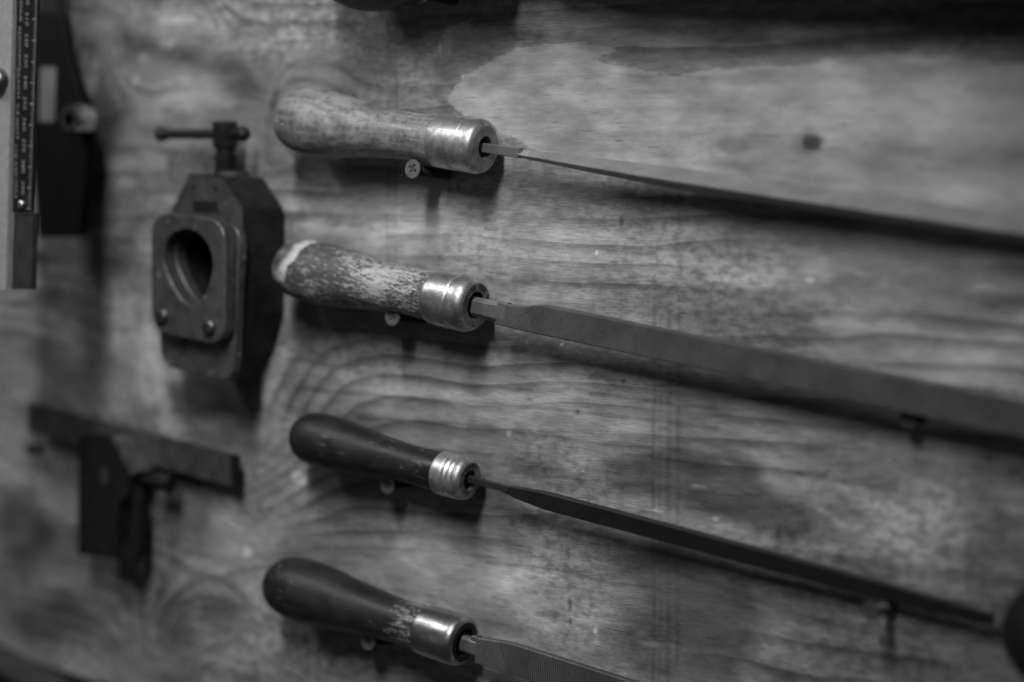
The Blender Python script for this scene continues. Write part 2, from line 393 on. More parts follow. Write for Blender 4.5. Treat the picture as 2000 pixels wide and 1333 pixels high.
LINES = [
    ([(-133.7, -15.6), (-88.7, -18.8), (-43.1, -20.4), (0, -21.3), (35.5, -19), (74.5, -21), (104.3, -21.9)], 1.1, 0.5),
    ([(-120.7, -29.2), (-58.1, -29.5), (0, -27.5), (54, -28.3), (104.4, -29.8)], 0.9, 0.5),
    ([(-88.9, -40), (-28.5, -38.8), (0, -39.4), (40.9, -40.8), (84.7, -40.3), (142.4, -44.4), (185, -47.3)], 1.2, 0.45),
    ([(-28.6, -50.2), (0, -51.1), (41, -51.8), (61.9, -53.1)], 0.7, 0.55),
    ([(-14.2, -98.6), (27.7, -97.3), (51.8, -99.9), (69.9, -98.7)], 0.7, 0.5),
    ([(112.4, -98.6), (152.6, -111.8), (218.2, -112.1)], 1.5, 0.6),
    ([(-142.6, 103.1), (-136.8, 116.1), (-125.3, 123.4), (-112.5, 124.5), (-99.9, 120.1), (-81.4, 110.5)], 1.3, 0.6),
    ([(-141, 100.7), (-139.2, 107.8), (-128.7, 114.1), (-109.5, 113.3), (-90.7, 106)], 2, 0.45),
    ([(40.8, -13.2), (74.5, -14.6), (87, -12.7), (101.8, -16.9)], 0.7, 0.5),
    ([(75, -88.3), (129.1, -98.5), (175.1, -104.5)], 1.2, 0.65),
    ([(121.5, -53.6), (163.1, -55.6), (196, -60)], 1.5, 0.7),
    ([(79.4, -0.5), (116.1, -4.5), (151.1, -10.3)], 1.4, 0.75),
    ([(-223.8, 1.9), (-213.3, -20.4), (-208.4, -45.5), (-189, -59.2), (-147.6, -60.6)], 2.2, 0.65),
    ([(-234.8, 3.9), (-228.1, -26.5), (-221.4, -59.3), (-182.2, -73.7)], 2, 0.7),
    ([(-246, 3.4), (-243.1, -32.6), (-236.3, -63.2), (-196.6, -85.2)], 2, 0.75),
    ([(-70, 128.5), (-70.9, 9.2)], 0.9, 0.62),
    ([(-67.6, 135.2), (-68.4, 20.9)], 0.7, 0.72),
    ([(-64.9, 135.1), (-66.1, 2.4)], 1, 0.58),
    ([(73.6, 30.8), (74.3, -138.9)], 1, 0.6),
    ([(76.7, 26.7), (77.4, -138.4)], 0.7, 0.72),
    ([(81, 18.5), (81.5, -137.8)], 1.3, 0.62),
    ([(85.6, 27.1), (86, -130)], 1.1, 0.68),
    ([(-51.9, -1.4), (-51.5, -24.4)], 0.7, 0.85),
    ([(26.1, -1.5), (30.1, 7.5)], 0.4, 1.3),
    ([(8.3, -26.9), (17.1, -13)], 0.4, 1.35),
    ([(28.6, 42.1), (31.3, 34.6)], 0.35, 1.3),
    ([(30.3, -84.8), (31, -127)], 0.7, 0.85),
]
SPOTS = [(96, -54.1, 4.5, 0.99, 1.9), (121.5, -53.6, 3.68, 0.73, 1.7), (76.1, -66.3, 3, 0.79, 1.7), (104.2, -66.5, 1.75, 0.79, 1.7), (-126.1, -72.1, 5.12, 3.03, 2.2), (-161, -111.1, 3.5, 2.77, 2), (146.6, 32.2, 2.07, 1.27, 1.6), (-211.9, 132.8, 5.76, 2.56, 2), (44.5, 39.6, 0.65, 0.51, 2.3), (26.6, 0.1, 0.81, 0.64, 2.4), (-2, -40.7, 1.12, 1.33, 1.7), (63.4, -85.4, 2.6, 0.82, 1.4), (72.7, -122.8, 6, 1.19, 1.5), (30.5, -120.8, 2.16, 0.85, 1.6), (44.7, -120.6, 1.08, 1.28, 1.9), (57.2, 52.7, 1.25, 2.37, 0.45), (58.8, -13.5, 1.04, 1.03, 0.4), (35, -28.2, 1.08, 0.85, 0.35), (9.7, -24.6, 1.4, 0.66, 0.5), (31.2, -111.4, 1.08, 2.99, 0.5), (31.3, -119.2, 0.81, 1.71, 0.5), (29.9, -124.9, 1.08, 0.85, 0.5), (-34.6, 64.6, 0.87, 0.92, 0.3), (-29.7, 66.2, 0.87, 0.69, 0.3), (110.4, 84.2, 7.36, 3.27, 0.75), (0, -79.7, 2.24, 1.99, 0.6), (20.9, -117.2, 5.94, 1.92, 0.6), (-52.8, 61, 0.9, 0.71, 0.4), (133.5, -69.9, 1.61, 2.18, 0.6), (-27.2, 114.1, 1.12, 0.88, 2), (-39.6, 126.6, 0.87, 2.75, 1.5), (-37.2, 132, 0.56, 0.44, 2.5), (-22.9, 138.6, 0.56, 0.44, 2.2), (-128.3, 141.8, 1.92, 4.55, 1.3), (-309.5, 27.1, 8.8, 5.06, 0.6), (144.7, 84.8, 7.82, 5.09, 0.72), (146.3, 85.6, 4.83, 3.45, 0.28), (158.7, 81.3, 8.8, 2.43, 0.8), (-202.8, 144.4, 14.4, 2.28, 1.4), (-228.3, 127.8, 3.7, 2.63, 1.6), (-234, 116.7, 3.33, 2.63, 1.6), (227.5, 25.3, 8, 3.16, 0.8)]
KNOTS = [(-190.4, -36.6, 46, 1), (-180.6, -181.4, 36, 1), (-220.7, 140, 30, 1), (-119.2, 100.5, 16, 1), (-318.7, -75.5, 26, 1), (146.3, 85.6, 9, 1)]
def fbm(x, z, sx, sz, seed, octv=4):
    """value noise on arrays"""
    out = np.zeros_like(x); amp = 1.0; tot = 0
    for o in range(octv):
        rs = np.random.RandomState(seed + o); g = rs.rand(257, 257)
        u = x / sx * 2 ** o + 1000.3; v = z / sz * 2 ** o + 1000.7
        iu = np.floor(u).astype(int); iv = np.floor(v).astype(int); fu = u - iu; fv = v - iv
        fu = fu * fu * (3 - 2 * fu); fv = fv * fv * (3 - 2 * fv)
        a = g[iu % 257, iv % 257]; b = g[(iu + 1) % 257, iv % 257]; c = g[iu % 257, (iv + 1) % 257]; d = g[(iu + 1) % 257, (iv + 1) % 257]
        out += amp * ((a * (1 - fu) + b * fu) * (1 - fv) + (c * (1 - fu) + d * fu) * fv); tot += amp; amp *= .5
    return out / tot - .5
def sdf(x, z, poly):
    """signed distance to a polygon, positive inside"""
    d = np.full_like(x, 1e9); ins = np.zeros(x.shape, bool); n = len(poly)
    for i in range(n):
        ax, az = poly[i]; bx, bz = poly[(i + 1) % n]
        ex, ez = bx - ax, bz - az
        t = np.clip(((x - ax) * ex + (z - az) * ez) / (ex * ex + ez * ez + 1e-9), 0, 1)
        d = np.minimum(d, np.hypot(x - ax - t * ex, z - az - t * ez))
        if az != bz: ins ^= ((az > z) != (bz > z)) & (x < (bx - ax) * (z - az) / (bz - az) + ax)
    return np.where(ins, d, -d)
def polyline_d(x, z, pts):
    d = np.full_like(x, 1e9)
    for (ax, az), (bx, bz) in zip(pts, pts[1:]):
        ex, ez = bx - ax, bz - az
        t = np.clip(((x - ax) * ex + (z - az) * ez) / (ex * ex + ez * ez + 1e-9), 0, 1)
        d = np.minimum(d, np.hypot(x - ax - t * ex, z - az - t * ez))
    return d
def sstep(v, a, b):
    t = np.clip((v - a) / (b - a), 0, 1); return t * t * (3 - 2 * t)
def make_wall():
    fx = np.arange(-385, 281, .8); fz = np.arange(-240, 196, .8)
    xs = np.concatenate([np.arange(-620, -385, 15), fx, np.arange(290, 560, 15)])
    zs = np.concatenate([np.arange(-460, -240, 15), fz, np.arange(205, 420, 15)])
    X, Z = np.meshgrid(xs, zs); nx, nz = len(xs), len(zs)
    wx = fbm(X, Z, 40, 22, 11) * 12 + fbm(X, Z, 9, 4, 15) * 5; wz = fbm(X, Z, 60, 16, 31) * 7 + fbm(X, Z, 12, 2.2, 37) * 2.4
    A, B = X + wx, Z + wz
    tone = np.ones_like(X)
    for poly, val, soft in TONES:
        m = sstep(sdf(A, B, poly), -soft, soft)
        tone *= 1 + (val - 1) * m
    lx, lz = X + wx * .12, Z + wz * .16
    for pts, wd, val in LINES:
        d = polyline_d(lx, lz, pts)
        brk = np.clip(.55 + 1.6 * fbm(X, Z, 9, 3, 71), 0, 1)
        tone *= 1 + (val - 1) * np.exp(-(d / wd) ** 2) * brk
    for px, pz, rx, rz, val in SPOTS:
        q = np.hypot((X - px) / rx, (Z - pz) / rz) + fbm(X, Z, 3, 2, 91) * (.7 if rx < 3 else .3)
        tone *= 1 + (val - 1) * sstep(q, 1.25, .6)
    tone = tone ** 1.15
    tone *= np.clip(1 + .95 * fbm(X + wx, Z + wz, 80, 22, 53) + .55 * fbm(X, Z, 14, 5, 57) * (.6 + 1.5 * np.clip(fbm(X, Z, 90, 60, 59) + .4, 0, 1)), .35, 1.7)
    flame = sdf(X + wx * .22, Z + wz * .25, FLAME)
    stain = 26 * fbm(X + wx, Z + wz, 150, 34, 131, 5)
    # growth-ring coordinate: level lines along the board, bent round the knots
    ring = Z + 26 * fbm(X, Z, 260, 55, 3, 3) + 3 * fbm(X, Z, 40, 9, 5, 3)
    for kx, kz, kr, ka in KNOTS:
        r = np.hypot((X - kx) * .8, Z - kz)
        g = np.exp(-(r / kr) ** 2)
        ring = ring * (1 - g) + (r * 1.5 + 6 * fbm(X, Z, 25, 12, 9)) * g * ka
    V = np.stack([X, np.zeros_like(X), Z], -1).reshape(-1, 3) * MM
    # the ply sheet is not perfectly flat
    idx = np.arange(nx * nz).reshape(nz, nx)
    q = np.stack([idx[:-1, :-1], idx[:-1, 1:], idx[1:, 1:], idx[1:, :-1]], -1).reshape(-1, 4)
    me = bpy.data.meshes.new('plywood_wall')
    me.vertices.add(len(V)); me.vertices.foreach_set('co', V.ravel())
    me.loops.add(q.size); me.loops.foreach_set('vertex_index', q.ravel())
    me.polygons.add(len(q)); me.polygons.foreach_set('loop_start', np.arange(0, q.size, 4))
    me.update(); me.validate()
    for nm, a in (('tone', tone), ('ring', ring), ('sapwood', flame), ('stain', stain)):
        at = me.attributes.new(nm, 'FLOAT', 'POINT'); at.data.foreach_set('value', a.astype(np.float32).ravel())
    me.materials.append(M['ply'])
    o = bpy.data.objects.new('plywood_wall', me); COL.objects.link(o)
    tag(o, kind='structure')
    return o
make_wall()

# ------------------------------------------------------------------ screws
def screw_head_bm(r, drive=True):
    """pan of a countersunk head facing -y with a Phillips recess"""
    bm = bmesh.new(); seg = 28
    circ = [bm.verts.new((r * math.cos(2 * math.pi * k / seg), -.15, r * math.sin(2 * math.pi * k / seg))) for k in range(seg)]
    rim = [bm.verts.new((v.co.x * 1.04, .45, v.co.z * 1.04)) for v in circ]
    back = [bm.verts.new((1.5 * v.co.x / r, 2.6, 1.5 * v.co.z / r)) for v in circ]
    for A, B in ((circ, rim), (rim, back)):
        for k in range(seg): bm.faces.new((A[k], B[k], B[(k + 1) % seg], A[(k + 1) % seg]))
    bm.faces.new(back)
    ce = [bm.edges.get((circ[k], circ[(k + 1) % seg])) for k in range(seg)]
    if drive:
        l, h = r * .56, r * .13
        pts = [(l, h), (h * 1.3, h * 1.3), (h, l), (-h, l), (-h * 1.3, h * 1.3), (-l, h), (-l, -h), (-h * 1.3, -h * 1.3), (-h, -l), (h, -l), (h * 1.3, -h * 1.3), (l, -h)]
        top = [bm.verts.new((x, -.15, z)) for x, z in pts]
        bot = [bm.verts.new((x * .45, 1.5, z * .45)) for x, z in pts]
        n = len(pts)
        te = [bm.edges.new((top[k], top[(k + 1) % n])) for k in range(n)]
        bmesh.ops.triangle_fill(bm, edges=ce + te, use_beauty=True)
        for k in range(n): bm.faces.new((top[k], bot[k], bot[(k + 1) % n], top[(k + 1) % n]))
        bm.faces.new(bot)
    else:
        bm.faces.new(circ)
    return bm
def thread_bm(length, r0=1.3, r1=2.3, pitch=1.9):
    prof = [(0, 0), (0, r0)]; a = 2.2
    prof.append((a, r0))
    while a < length:
        prof += [(a + pitch * .35, r0), (a + pitch * .5, r1), (a + pitch * .65, r0)]; a += pitch
    return lathe_bm(prof, 18, axis='y')
def make_screw(head, base, label, twist=0.0, r=4.1, mat='screw', drive=True):
    """head and base are wall positions (x, y, z); the screw leans between them"""
    h, b = Vector(head), Vector(base); d = (b - h)
    rot = Vector((0, 1, 0)).rotation_difference(d).to_euler()
    root = empty('wood_screw', base)
    tag(root, label, 'screw', 'screws that carry the files')
    hd = build('head', screw_head_bm(r, drive), M[mat], root, 30)
    hd.location = (h - b) * MM; hd.rotation_mode = 'QUATERNION'
    q = Vector((0, 1, 0)).rotation_difference(d)
    from mathutils import Quaternion
    hd.rotation_quaternion = q @ Quaternion((0, 1, 0), twist)
    sh = build('threaded_shank', thread_bm(d.length + 3), M['screw_dark'], root, 40)
    sh.location = (h - b) * MM; sh.rotation_mode = 'QUATERNION'; sh.rotation_quaternion = q
    return root

make_screw((-35.2, -24.4, 74.3), (-35.2, 0, 71.1), 'cross-head screw under the neck of the pale bare-wood file handle', 0.5)
make_screw((-49.5, -21.7, 9.7), (-49.5, 0, 7.4), 'cross-head screw under the speckled flaking-paint file handle', 0.35)
make_screw((-57.7, -16.2, -66.1), (-57.7, 0, -67.4), 'cross-head screw under the small dark handle with the ridged ferrule', 0.1)
make_screw((-67.3, -18.7, -138), (-67.3, 0, -141), 'blurred shiny screw under the lowest dark handle with the worn pale neck', 0.3)
make_screw((-31.5, -22.2, 149.2), (-31.5, 0, 146.8), 'screw cut by the top edge, beside the black handle above the pale one', 0.3)
make_screw((184.7, -18.6, -90.6), (184.7, 0, -91.4), 'dark blurred screw under the tip of the thin black file at lower right', 0.3, 3.6, 'screw_dark')
make_screw((195.2, -11, -17.6), (195.2, 0, -17.9), 'dark screw stub under the broad grey flat file at the right', 0.3, 3.4, 'screw_dark')

# ------------------------------------------------------------------ files
def ring_text(chars, r, size, a0, a1, x=.06, flip=False):
    bm = bmesh.new(); n = len(chars)
    for i, ch in enumerate(chars):
        if ch == ' ': continue
        a = R(a0 + (a1 - a0) * i / max(1, n - 1))
        t = text_mesh(ch, size)
        # text lies in (u right, v up); put it on the face that looks along +x, up pointing outwards
        rot = a - math.pi / 2 if not flip else a + math.pi / 2
        m = Matrix(((0, 0, 1, x), (1, 0, 0, 0), (0, 1, 0, 0), (0, 0, 0, 1))) @ Matrix.Translation((r * math.cos(a), r * math.sin(a), 0)) @ Matrix.Rotation(rot, 4, 'Z')
        merge(bm, t, m)
    return bm
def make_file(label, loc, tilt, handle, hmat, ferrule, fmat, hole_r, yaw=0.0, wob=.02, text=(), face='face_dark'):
    root = empty('file', loc, (0, R(tilt), R(yaw)))
    tag(root, label, 'file', 'files hanging in a column on the plywood')
    build('handle', lathe_bm(spline(handle, 5), 56, wob), M[hmat], root, 60)
    f0 = ferrule[0][0]
    prof = spline(ferrule, 5)
    rim = prof[-1]
    prof = [(f0, ferrule[0][1] - 1.2)] + prof + [(0, hole_r + .4), (-.3, hole_r), (-11, hole_r * .9)]
    fb = lathe_bm(prof, 64, .006)
    fe = build('ferrule', fb, M[fmat], root, 40)
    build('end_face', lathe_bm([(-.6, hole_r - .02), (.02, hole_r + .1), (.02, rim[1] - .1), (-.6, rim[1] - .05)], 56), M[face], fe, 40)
    build('bore', lathe_bm([(-9, hole_r * .97), (-9.05, 0)], 32), M['hole'], fe, 0)
    for chars, r, size, a0, a1, fl in text:
        build('stamped_lettering', ring_text(chars, r, size, a0, a1, .05, fl), M['stamp'], fe, 0)
    return root
def tri_section(x, pts, s=1.0, rough=0):
    return [(x, p[0] * s, p[1] * s) for p in pts]
def rect_section(x, zc, hz, hy, yc=0.0, c=.6):
    c = min(c, hz * .8, hy * .8)
    return [(x, yc - hy, zc - hz + c), (x, yc - hy, zc + hz - c), (x, yc - hy + c, zc + hz), (x, yc + hy - c, zc + hz), (x, yc + hy, zc + hz - c), (x, yc + hy, zc - hz + c), (x, yc + hy - c, zc - hz), (x, yc - hy + c, zc - hz)]

HANDLE_A = [(-119, 0), (-118.6, 4.5), (-116.3, 9), (-111.5, 12.6), (-104.5, 14.7), (-96, 15.3), (-86, 14.6), (-72, 12.7), (-58, 11.2), (-45, 10.5), (-34, 10.4), (-23, 10.9)]
# pale bare-wood handle, three-square blade
f1 = make_file('file with pale bare-wood handle and dented plain ferrule', (-1.2, -17, 83.5), 6.6, [(x * .97, r) for x, r in HANDLE_A], 'h_worn',
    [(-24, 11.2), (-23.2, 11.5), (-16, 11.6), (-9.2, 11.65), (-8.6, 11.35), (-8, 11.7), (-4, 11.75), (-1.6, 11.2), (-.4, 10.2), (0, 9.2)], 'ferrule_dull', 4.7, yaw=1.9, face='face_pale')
SEC = [(x, h) for x, h in ((-9, 1.9), (4, 2.0), (18.5, 2.1))]
build('tang', loft_bm([rect_section(x, -.3, h, 1.5, 0, .3) for x, h in SEC] ), M['tang'], f1, 30)
T1 = [(7, 3.0), (-5.4, -2.6), (-4.4, -3.6), (8, -7.4)]
build('blade', loft_bm([tri_section(16, T1, .34), tri_section(30, T1, .44), tri_section(50, T1, .60), tri_section(80, T1, .78), tri_section(130, T1, .94), tri_section(180, T1, 1.0), tri_section(275, T1, 1.0)]), M['file_a'], f1, 20)

# flaked-paint handle, broad flat blade
H2 = [(-115.5, 0), (-115, 4.5), (-112.6, 8.8), (-107.5, 12.2), (-101, 13.6), (-92, 14), (-80, 13.5), (-66, 12.3), (-52, 11.1), (-40, 10.5), (-30, 10.5), (-21, 11.1)]
f2 = make_file('file with speckled flaking-paint handle, crimped ferrule and broad grey flat blade', (-6.3, -17, 16.2), 6.8, [(x * .985, r) for x, r in H2], 'h_flaked',
    [(-22, 11.2), (-21.2, 11.8), (-15, 12.2), (-9.8, 12.25), (-8.6, 11.8), (-7.4, 12.2), (-4.8, 12.3), (-2.2, 11.7), (-.6, 10.6), (0, 9.6)], 'ferrule', 5.9, yaw=.9,
    text=[('CONVER YSA.S8', 7.9, 3.1, 172, 12, False)])
build('tang', loft_bm([rect_section(-9, -.6, 3.9, 2.6, 0, 1.6), rect_section(6, -.6, 4.2, 2.7, 0, 1.7), rect_section(17.5, -.6, 4.5, 2.7, 0, 1.5)]), M['tang'], f2, 25)
build('blade', loft_bm([rect_section(12.8, 0.3, 3.1, 2, -.4, .5), rect_section(13.2, -1.2, 4.8, 2.2, -.4, .5), rect_section(20, -1.3, 4.8, 2.3, -.4, .5), rect_section(27, -1, 5.2, 2.3, -.4, .5), rect_section(32, -0.35, 5.85, 2.3, -.4, .5), rect_section(36, -0.05, 6.25, 2.3, -.4, .5), rect_section(270, 0, 6.5, 2.3, -.4, .5)]), M['file_b'], f2, 25)

for sx_, sz_ in ((25.5, .2), (29.5, 2.4)):
    b_ = box_bm(-1.7, 1.7, -.03, .03, -.28, .28)
    bmesh.ops.transform(b_, matrix=Matrix.Translation((sx_, -2.72, sz_)) @ Matrix.Rotation(R(-32), 4, 'Y'), verts=b_.verts[:])
    build('scratch_mark', b_, M['plate'], f2, 0)

# small dark handle, ridged ferrule, thin black blade with a tip
H3 = [(-104.5, 0), (-104, 4), (-101.6, 8), (-97, 11), (-90.5, 12.2), (-82, 12.3), (-70, 11.4), (-56, 9.9), (-42, 8.8), (-30, 8.5), (-22, 8.7), (-14, 9.1)]
f3 = make_file('file with small smooth dark handle, ridged ferrule and thin black blade', (-11.4, -15, -59.9), 7.05, [(x * .965, r) for x, r in H3], 'h_dark',
    [(-15.5, 9.2), (-14.9, 9.6), (-11, 9.7), (-9.6, 9.35), (-8.2, 9.75), (-6.8, 9.35), (-5.4, 9.75), (-4.2, 9.4), (-2.8, 9.6), (-1.0, 9.0), (0, 7.7)], 'ferrule_dull', 4.4, yaw=1.7,
    text=[('SR081', 6.1, 2.5, 150, 62, False), ('VMI', 6.1, 2.3, 235, 292, True)])
B3 = [(2.4, 3.4), (-1.6, 4.3), (-3.1, 3.3), (.8, -4.5), (2.0, -4.6)]
TG3 = [(1.3, 1.3), (-.6, 1.5), (-1.3, 1.1), (-.9, -1.4), (.9, -1.5)]
build('tang', loft_bm([[(x, p[0], p[1] + .4) for p in TG3] for x in (-9, 21)]), M['file_c'], f3, 25)
build('blade', loft_bm([tri_section(17, B3, .36), tri_section(21, B3, .45), tri_section(23, B3, .62), tri_section(30, B3, .78), tri_section(40, B3, 1.0), tri_section(110, B3, 1.0), tri_section(180, B3, .95), tri_section(243, B3, .62)]), M['file_c'], f3, 20)

# lowest dark handle with a bare neck, wide blade
H4 = [(-117, 0), (-116.4, 4.5), (-114, 9), (-109, 12.6), (-102, 14.4), (-93, 14.7), (-82, 14), (-68, 12.4), (-54, 11), (-42, 10.2), (-31, 10.1), (-21, 10.5)]
f4 = make_file('lowest file, dark handle worn pale at the neck, plain shiny ferrule', (-12.8, -17, -131.2), 6.4, H4, 'h_rubbed',
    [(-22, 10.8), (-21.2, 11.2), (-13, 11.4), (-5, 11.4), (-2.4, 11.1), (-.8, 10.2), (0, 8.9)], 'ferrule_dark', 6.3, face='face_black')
build('tang', loft_bm([rect_section(-9, -.5, 3.4, 2.5, 0, 1.2), rect_section(7.5, -.5, 3.8, 2.5, 0, 1.2), rect_section(8.6, -.5, 3.4, 2.2, 0, 1.2)]), M['tang'], f4, 25)
build('blade', loft_bm([rect_section(4.5, 1.2, 3.2, 1.6, -.5, .3), rect_section(8.0, .6, 4.2, 1.9, -.5, .3), rect_section(8.1, -1.2, 5.6, 1.9, -.5, .3), rect_section(22, -.3, 6.6, 1.9, -.5, .3), rect_section(28, -.1, 6.8, 1.9, -.5, .3), rect_section(230, -.1, 6.8, 1.9, -.5, .3)]), M['file_d'], f4, 25)

# top file, only the belly of its handle hangs into view
H5 = [(-112, 0), (-111, 6), (-107, 12), (-99, 18), (-89, 21.2), (-78, 22), (-66, 20.6), (-52, 16.6), (-40, 13), (-30, 11.4), (-23, 11)]
f5 = make_file('topmost file, big black handle cut off by the top edge', (10, -23, 158.8), 4.5, [(x * .88, r) for x, r in H5], 'h_dark',
    [(-22, 11.2), (-21.2, 11.5), (-16, 11.6), (-4, 11.75), (-1.6, 11.2), (-.4, 10.2), (0, 9.2)], 'ferrule_dark', 4.7)
build('tang', loft_bm([rect_section(x, 0, 1.9, 1.5, 0, .3) for x in (-9, 20)]), M['tang'], f5, 30)
build('blade', loft_bm([tri_section(17, T1, .30), tri_section(40, T1, .85), tri_section(60, T1, 1.0), tri_section(240, T1, .8)]), M['file_c'], f5, 20)

# handle entering at the right edge
f6 = make_file('dark rounded handle cut off by the right edge, beyond the thin black tip', (352.5, -21, -99), 6.6, [(x * 1.0, r * .95 + (2.0 if r else 0)) for x, r in H5], 'iron',
    [(-24, 10.2), (-16, 10.6), (-4, 10.75), (-1.6, 10.2), (-.4, 9.2), (0, 8.2)], 'ferrule_dark', 4.7)
build('tang', loft_bm([rect_section(x, 0, 1.9, 1.5, 0, .3) for x in (-9, 20)]), M['tang'], f6, 30)
build('blade', loft_bm([tri_section(17, T1, .30), tri_section(40, T1, .85), tri_section(180, T1, .8)]), M['file_c'], f6, 20)
for o in (f6,): o['group'] = 'files hanging in a column on the plywood'; del o['group']


# ------------------------------------------------------------------ tools on the left
def holed_bm(outer, hole, y0, y1, bev=0.0):
    bm = bmesh.new(); rows = []
    for y in (y0, y1):
        A = [bm.verts.new((x, y, z)) for x, z in outer]; B = [bm.verts.new((x, y, z)) for x, z in hole]
        es = [bm.edges.new((q[k], q[(k + 1) % len(q)])) for q in (A, B) for k in range(len(q))]
        bmesh.ops.triangle_fill(bm, edges=es, use_beauty=True); rows.append((A, B))
    for i in (0, 1):
        A, B = rows[0][i], rows[1][i]
        for k in range(len(A)): bm.faces.new((A[k], B[k], B[(k + 1) % len(A)], A[(k + 1) % len(A)]))
    return bm
def rounded(poly, r, n=5):
    """polygon with rounded corners"""
    out = []; m = len(poly)
    for i in range(m):
        p, a, b = Vector(poly[i]), Vector(poly[i - 1]), Vector(poly[(i + 1) % m])
        rr = min(r, (a - p).length * .45, (b - p).length * .45)
        u, v = p + (a - p).normalized() * rr, p + (b - p).normalized() * rr
        for k in range(n + 1):
            t = k / n; q = u * (1 - t) ** 2 + p * 2 * t * (1 - t) + v * t * t; out.append((q.x, q.y))
    return out
def scaled(poly, s, c=None):
    cx = sum(p[0] for p in poly) / len(poly); cz = sum(p[1] for p in poly) / len(poly)
    return [(cx + (x - cx) * s, cz + (z - cz) * s) for x, z in poly]
def disc_bm(x, z, y0, y1, r, dome=0.0, seg=24):
    """round boss standing out from y1 (wall side) to y0 (front)"""
    prof = [(y1, 0), (y1, r), (y0 + dome * .6, r), (y0 + dome * .25, r * .86), (y0 + dome * .06, r * .5), (y0, 0)] if dome else [(y1, 0), (y1, r), (y0 + .3, r), (y0, r - .3), (y0, 0)]
    return lathe_bm(prof, seg, axis='y', cen=(x, 0, z))

# --- black clamp block with a bored plate and a T-bar screw
block = empty('screw_clamp', (-173.7, 0, 16.6))
tag(block, 'black steel clamp block with an egg-shaped hole in its plate and T-bar screw on top', 'clamp')
bo = Vector(block.location) / MM
def bl(p): return [(x - bo.x, z - bo.z) for x, z in p]
HOLE = [(-156.0, 45.9), (-149.5, 44.5), (-143.8, 40.6), (-140.3, 34.6), (-139.9, 28.0), (-142.3, 20.8), (-146.5, 14.5), (-150.1, 11.8), (-154.5, 10.8), (-160.3, 13.9), (-165.4, 19.3), (-169.7, 25.9), (-171.9, 32.0), (-170.9, 37.8), (-167.1, 42.5), (-161.9, 44.9)]
HOLE = [tuple(p) for p in spline(HOLE + HOLE[:1], 3)[:-1]]
FRONT = rounded([(-179.5, 53.3), (-131.2, 50.8), (-132.2, -7.0), (-180.5, -2.7)], 12)
BASE = rounded([(-182.3, 50.2), (-128.9, 48.8), (-134.7, -24.5), (-182.9, -19.1)], 10)
BODY = rounded([(-167.2, 70.9), (-145.4, 69.8), (-132.1, 55.2), (-133.5, 6.1), (-141.3, -13.9), (-178.2, -16.2), (-181.6, 3.8), (-179.5, 54.3)], 1.2, 2)
build('block_body', holed_bm(bl(BODY), bl(scaled(HOLE, .9)), -29, -9), M['block'], block, 30)
build('cover_plate', holed_bm(bl(scaled(BODY, .985)), bl(scaled(HOLE, .93)), -29.6, -29), M['plate'], block, 30)
build('back_plate', prism_bm(bl(scaled(BODY, .985)), -9, -2.5), M['block'], block, 30)
bp = build('base_plate', holed_bm(bl(BASE), bl(scaled(HOLE, .95)), -34.5, -29.7), M['plate'], block, 30)
fp = build('front_plate', holed_bm(bl(FRONT), bl(HOLE), -42, -35.4), M['plate'], block, 30)
md = fp.modifiers.new('edge', 'BEVEL'); md.width = .0006; md.segments = 2; md.limit_method = 'ANGLE'; md.angle_limit = R(50)
md = bp.modifiers.new('edge', 'BEVEL'); md.width = .0006; md.segments = 2; md.limit_method = 'ANGLE'; md.angle_limit = R(50)
for x, z in bl([(-172.3, 5.1), (-141.7, 1.5)]):
    rv = build('rivet', disc_bm(x, z, -44.6, -41.5, 3.7, 2.2), M['rivet'], fp, 50)
    build('rivet_dimple', disc_bm(x - 1.2, z + .3, -44.9, -43.5, 1.0, .3, 12), M['hole'], rv, 50)
for x, z in bl([(-178.2, 36.9)]):
    build('inner_bolt', disc_bm(x, z, -14, -9, 3.2, 1.2), M['rivet'], block, 50)
for x, z in bl([(-156.4, 55.8)]):
    build('slot', box_bm(x - 8.2, x + 8.2, -29.75, -27, z - 2.6, z + 2.6), M['hole'], block, 0)
for x, z in bl([(-163.7, 64.8), (-149.1, 63.9)]):
    build('pin_hole', disc_bm(x, z, -29.75, -27, 1.4, 0, 14), M['hole'], block, 0)
SX, SZ = bl([(-156.4, 71.4)])[0]; HZ = bl([(-156.1, 89.5)])[0][1]; TOPZ = bl([(-156.0, 95.4)])[0][1]
prof = [(SZ - 3, 0), (SZ - 3, 5.4)]
zz = SZ
while zz < SZ + 8: prof += [(zz, 5.0), (zz + .6, 5.6), (zz + 1.2, 5.0)]; zz += 1.2
prof += [(zz, 4.6), (HZ - 7, 4.6), (HZ - 6, 5.6), (HZ - 5.5, 5.9), (TOPZ - .8, 5.9), (TOPZ, 5.2), (TOPZ, 0)]
sc = build('clamp_screw', lathe_bm(prof, 30, axis='z', cen=(SX, -16, 0)), M['block'], block, 40)
build('washer', lathe_bm([(SZ - 2.5, 0), (SZ - 2.5, 8.2), (SZ + .4, 8.2), (SZ + .6, 8), (SZ + .6, 0)], 30, axis='z', cen=(SX + 1, -13, 0)), M['plate'], block, 40)
xa, za = bl([(-199.1, 88.4)])[0]; xb, zb = bl([(-145.1, 88.8)])[0]
tb = build('tommy_bar', lathe_bm([(xa, 0), (xa, 2.3), (xb, 2.3), (xb, 0)], 20, cen=(0, -16, HZ)), M['block'], sc, 40)
for x in (xa, xb):
    build('ball_end', lathe_bm([(x + 3.7 * math.cos(a), 3.7 * math.sin(a)) for a in [R(180 - 15 * k) for k in range(13)]], 20, cen=(0, -16, HZ)), M['block'], tb, 60)
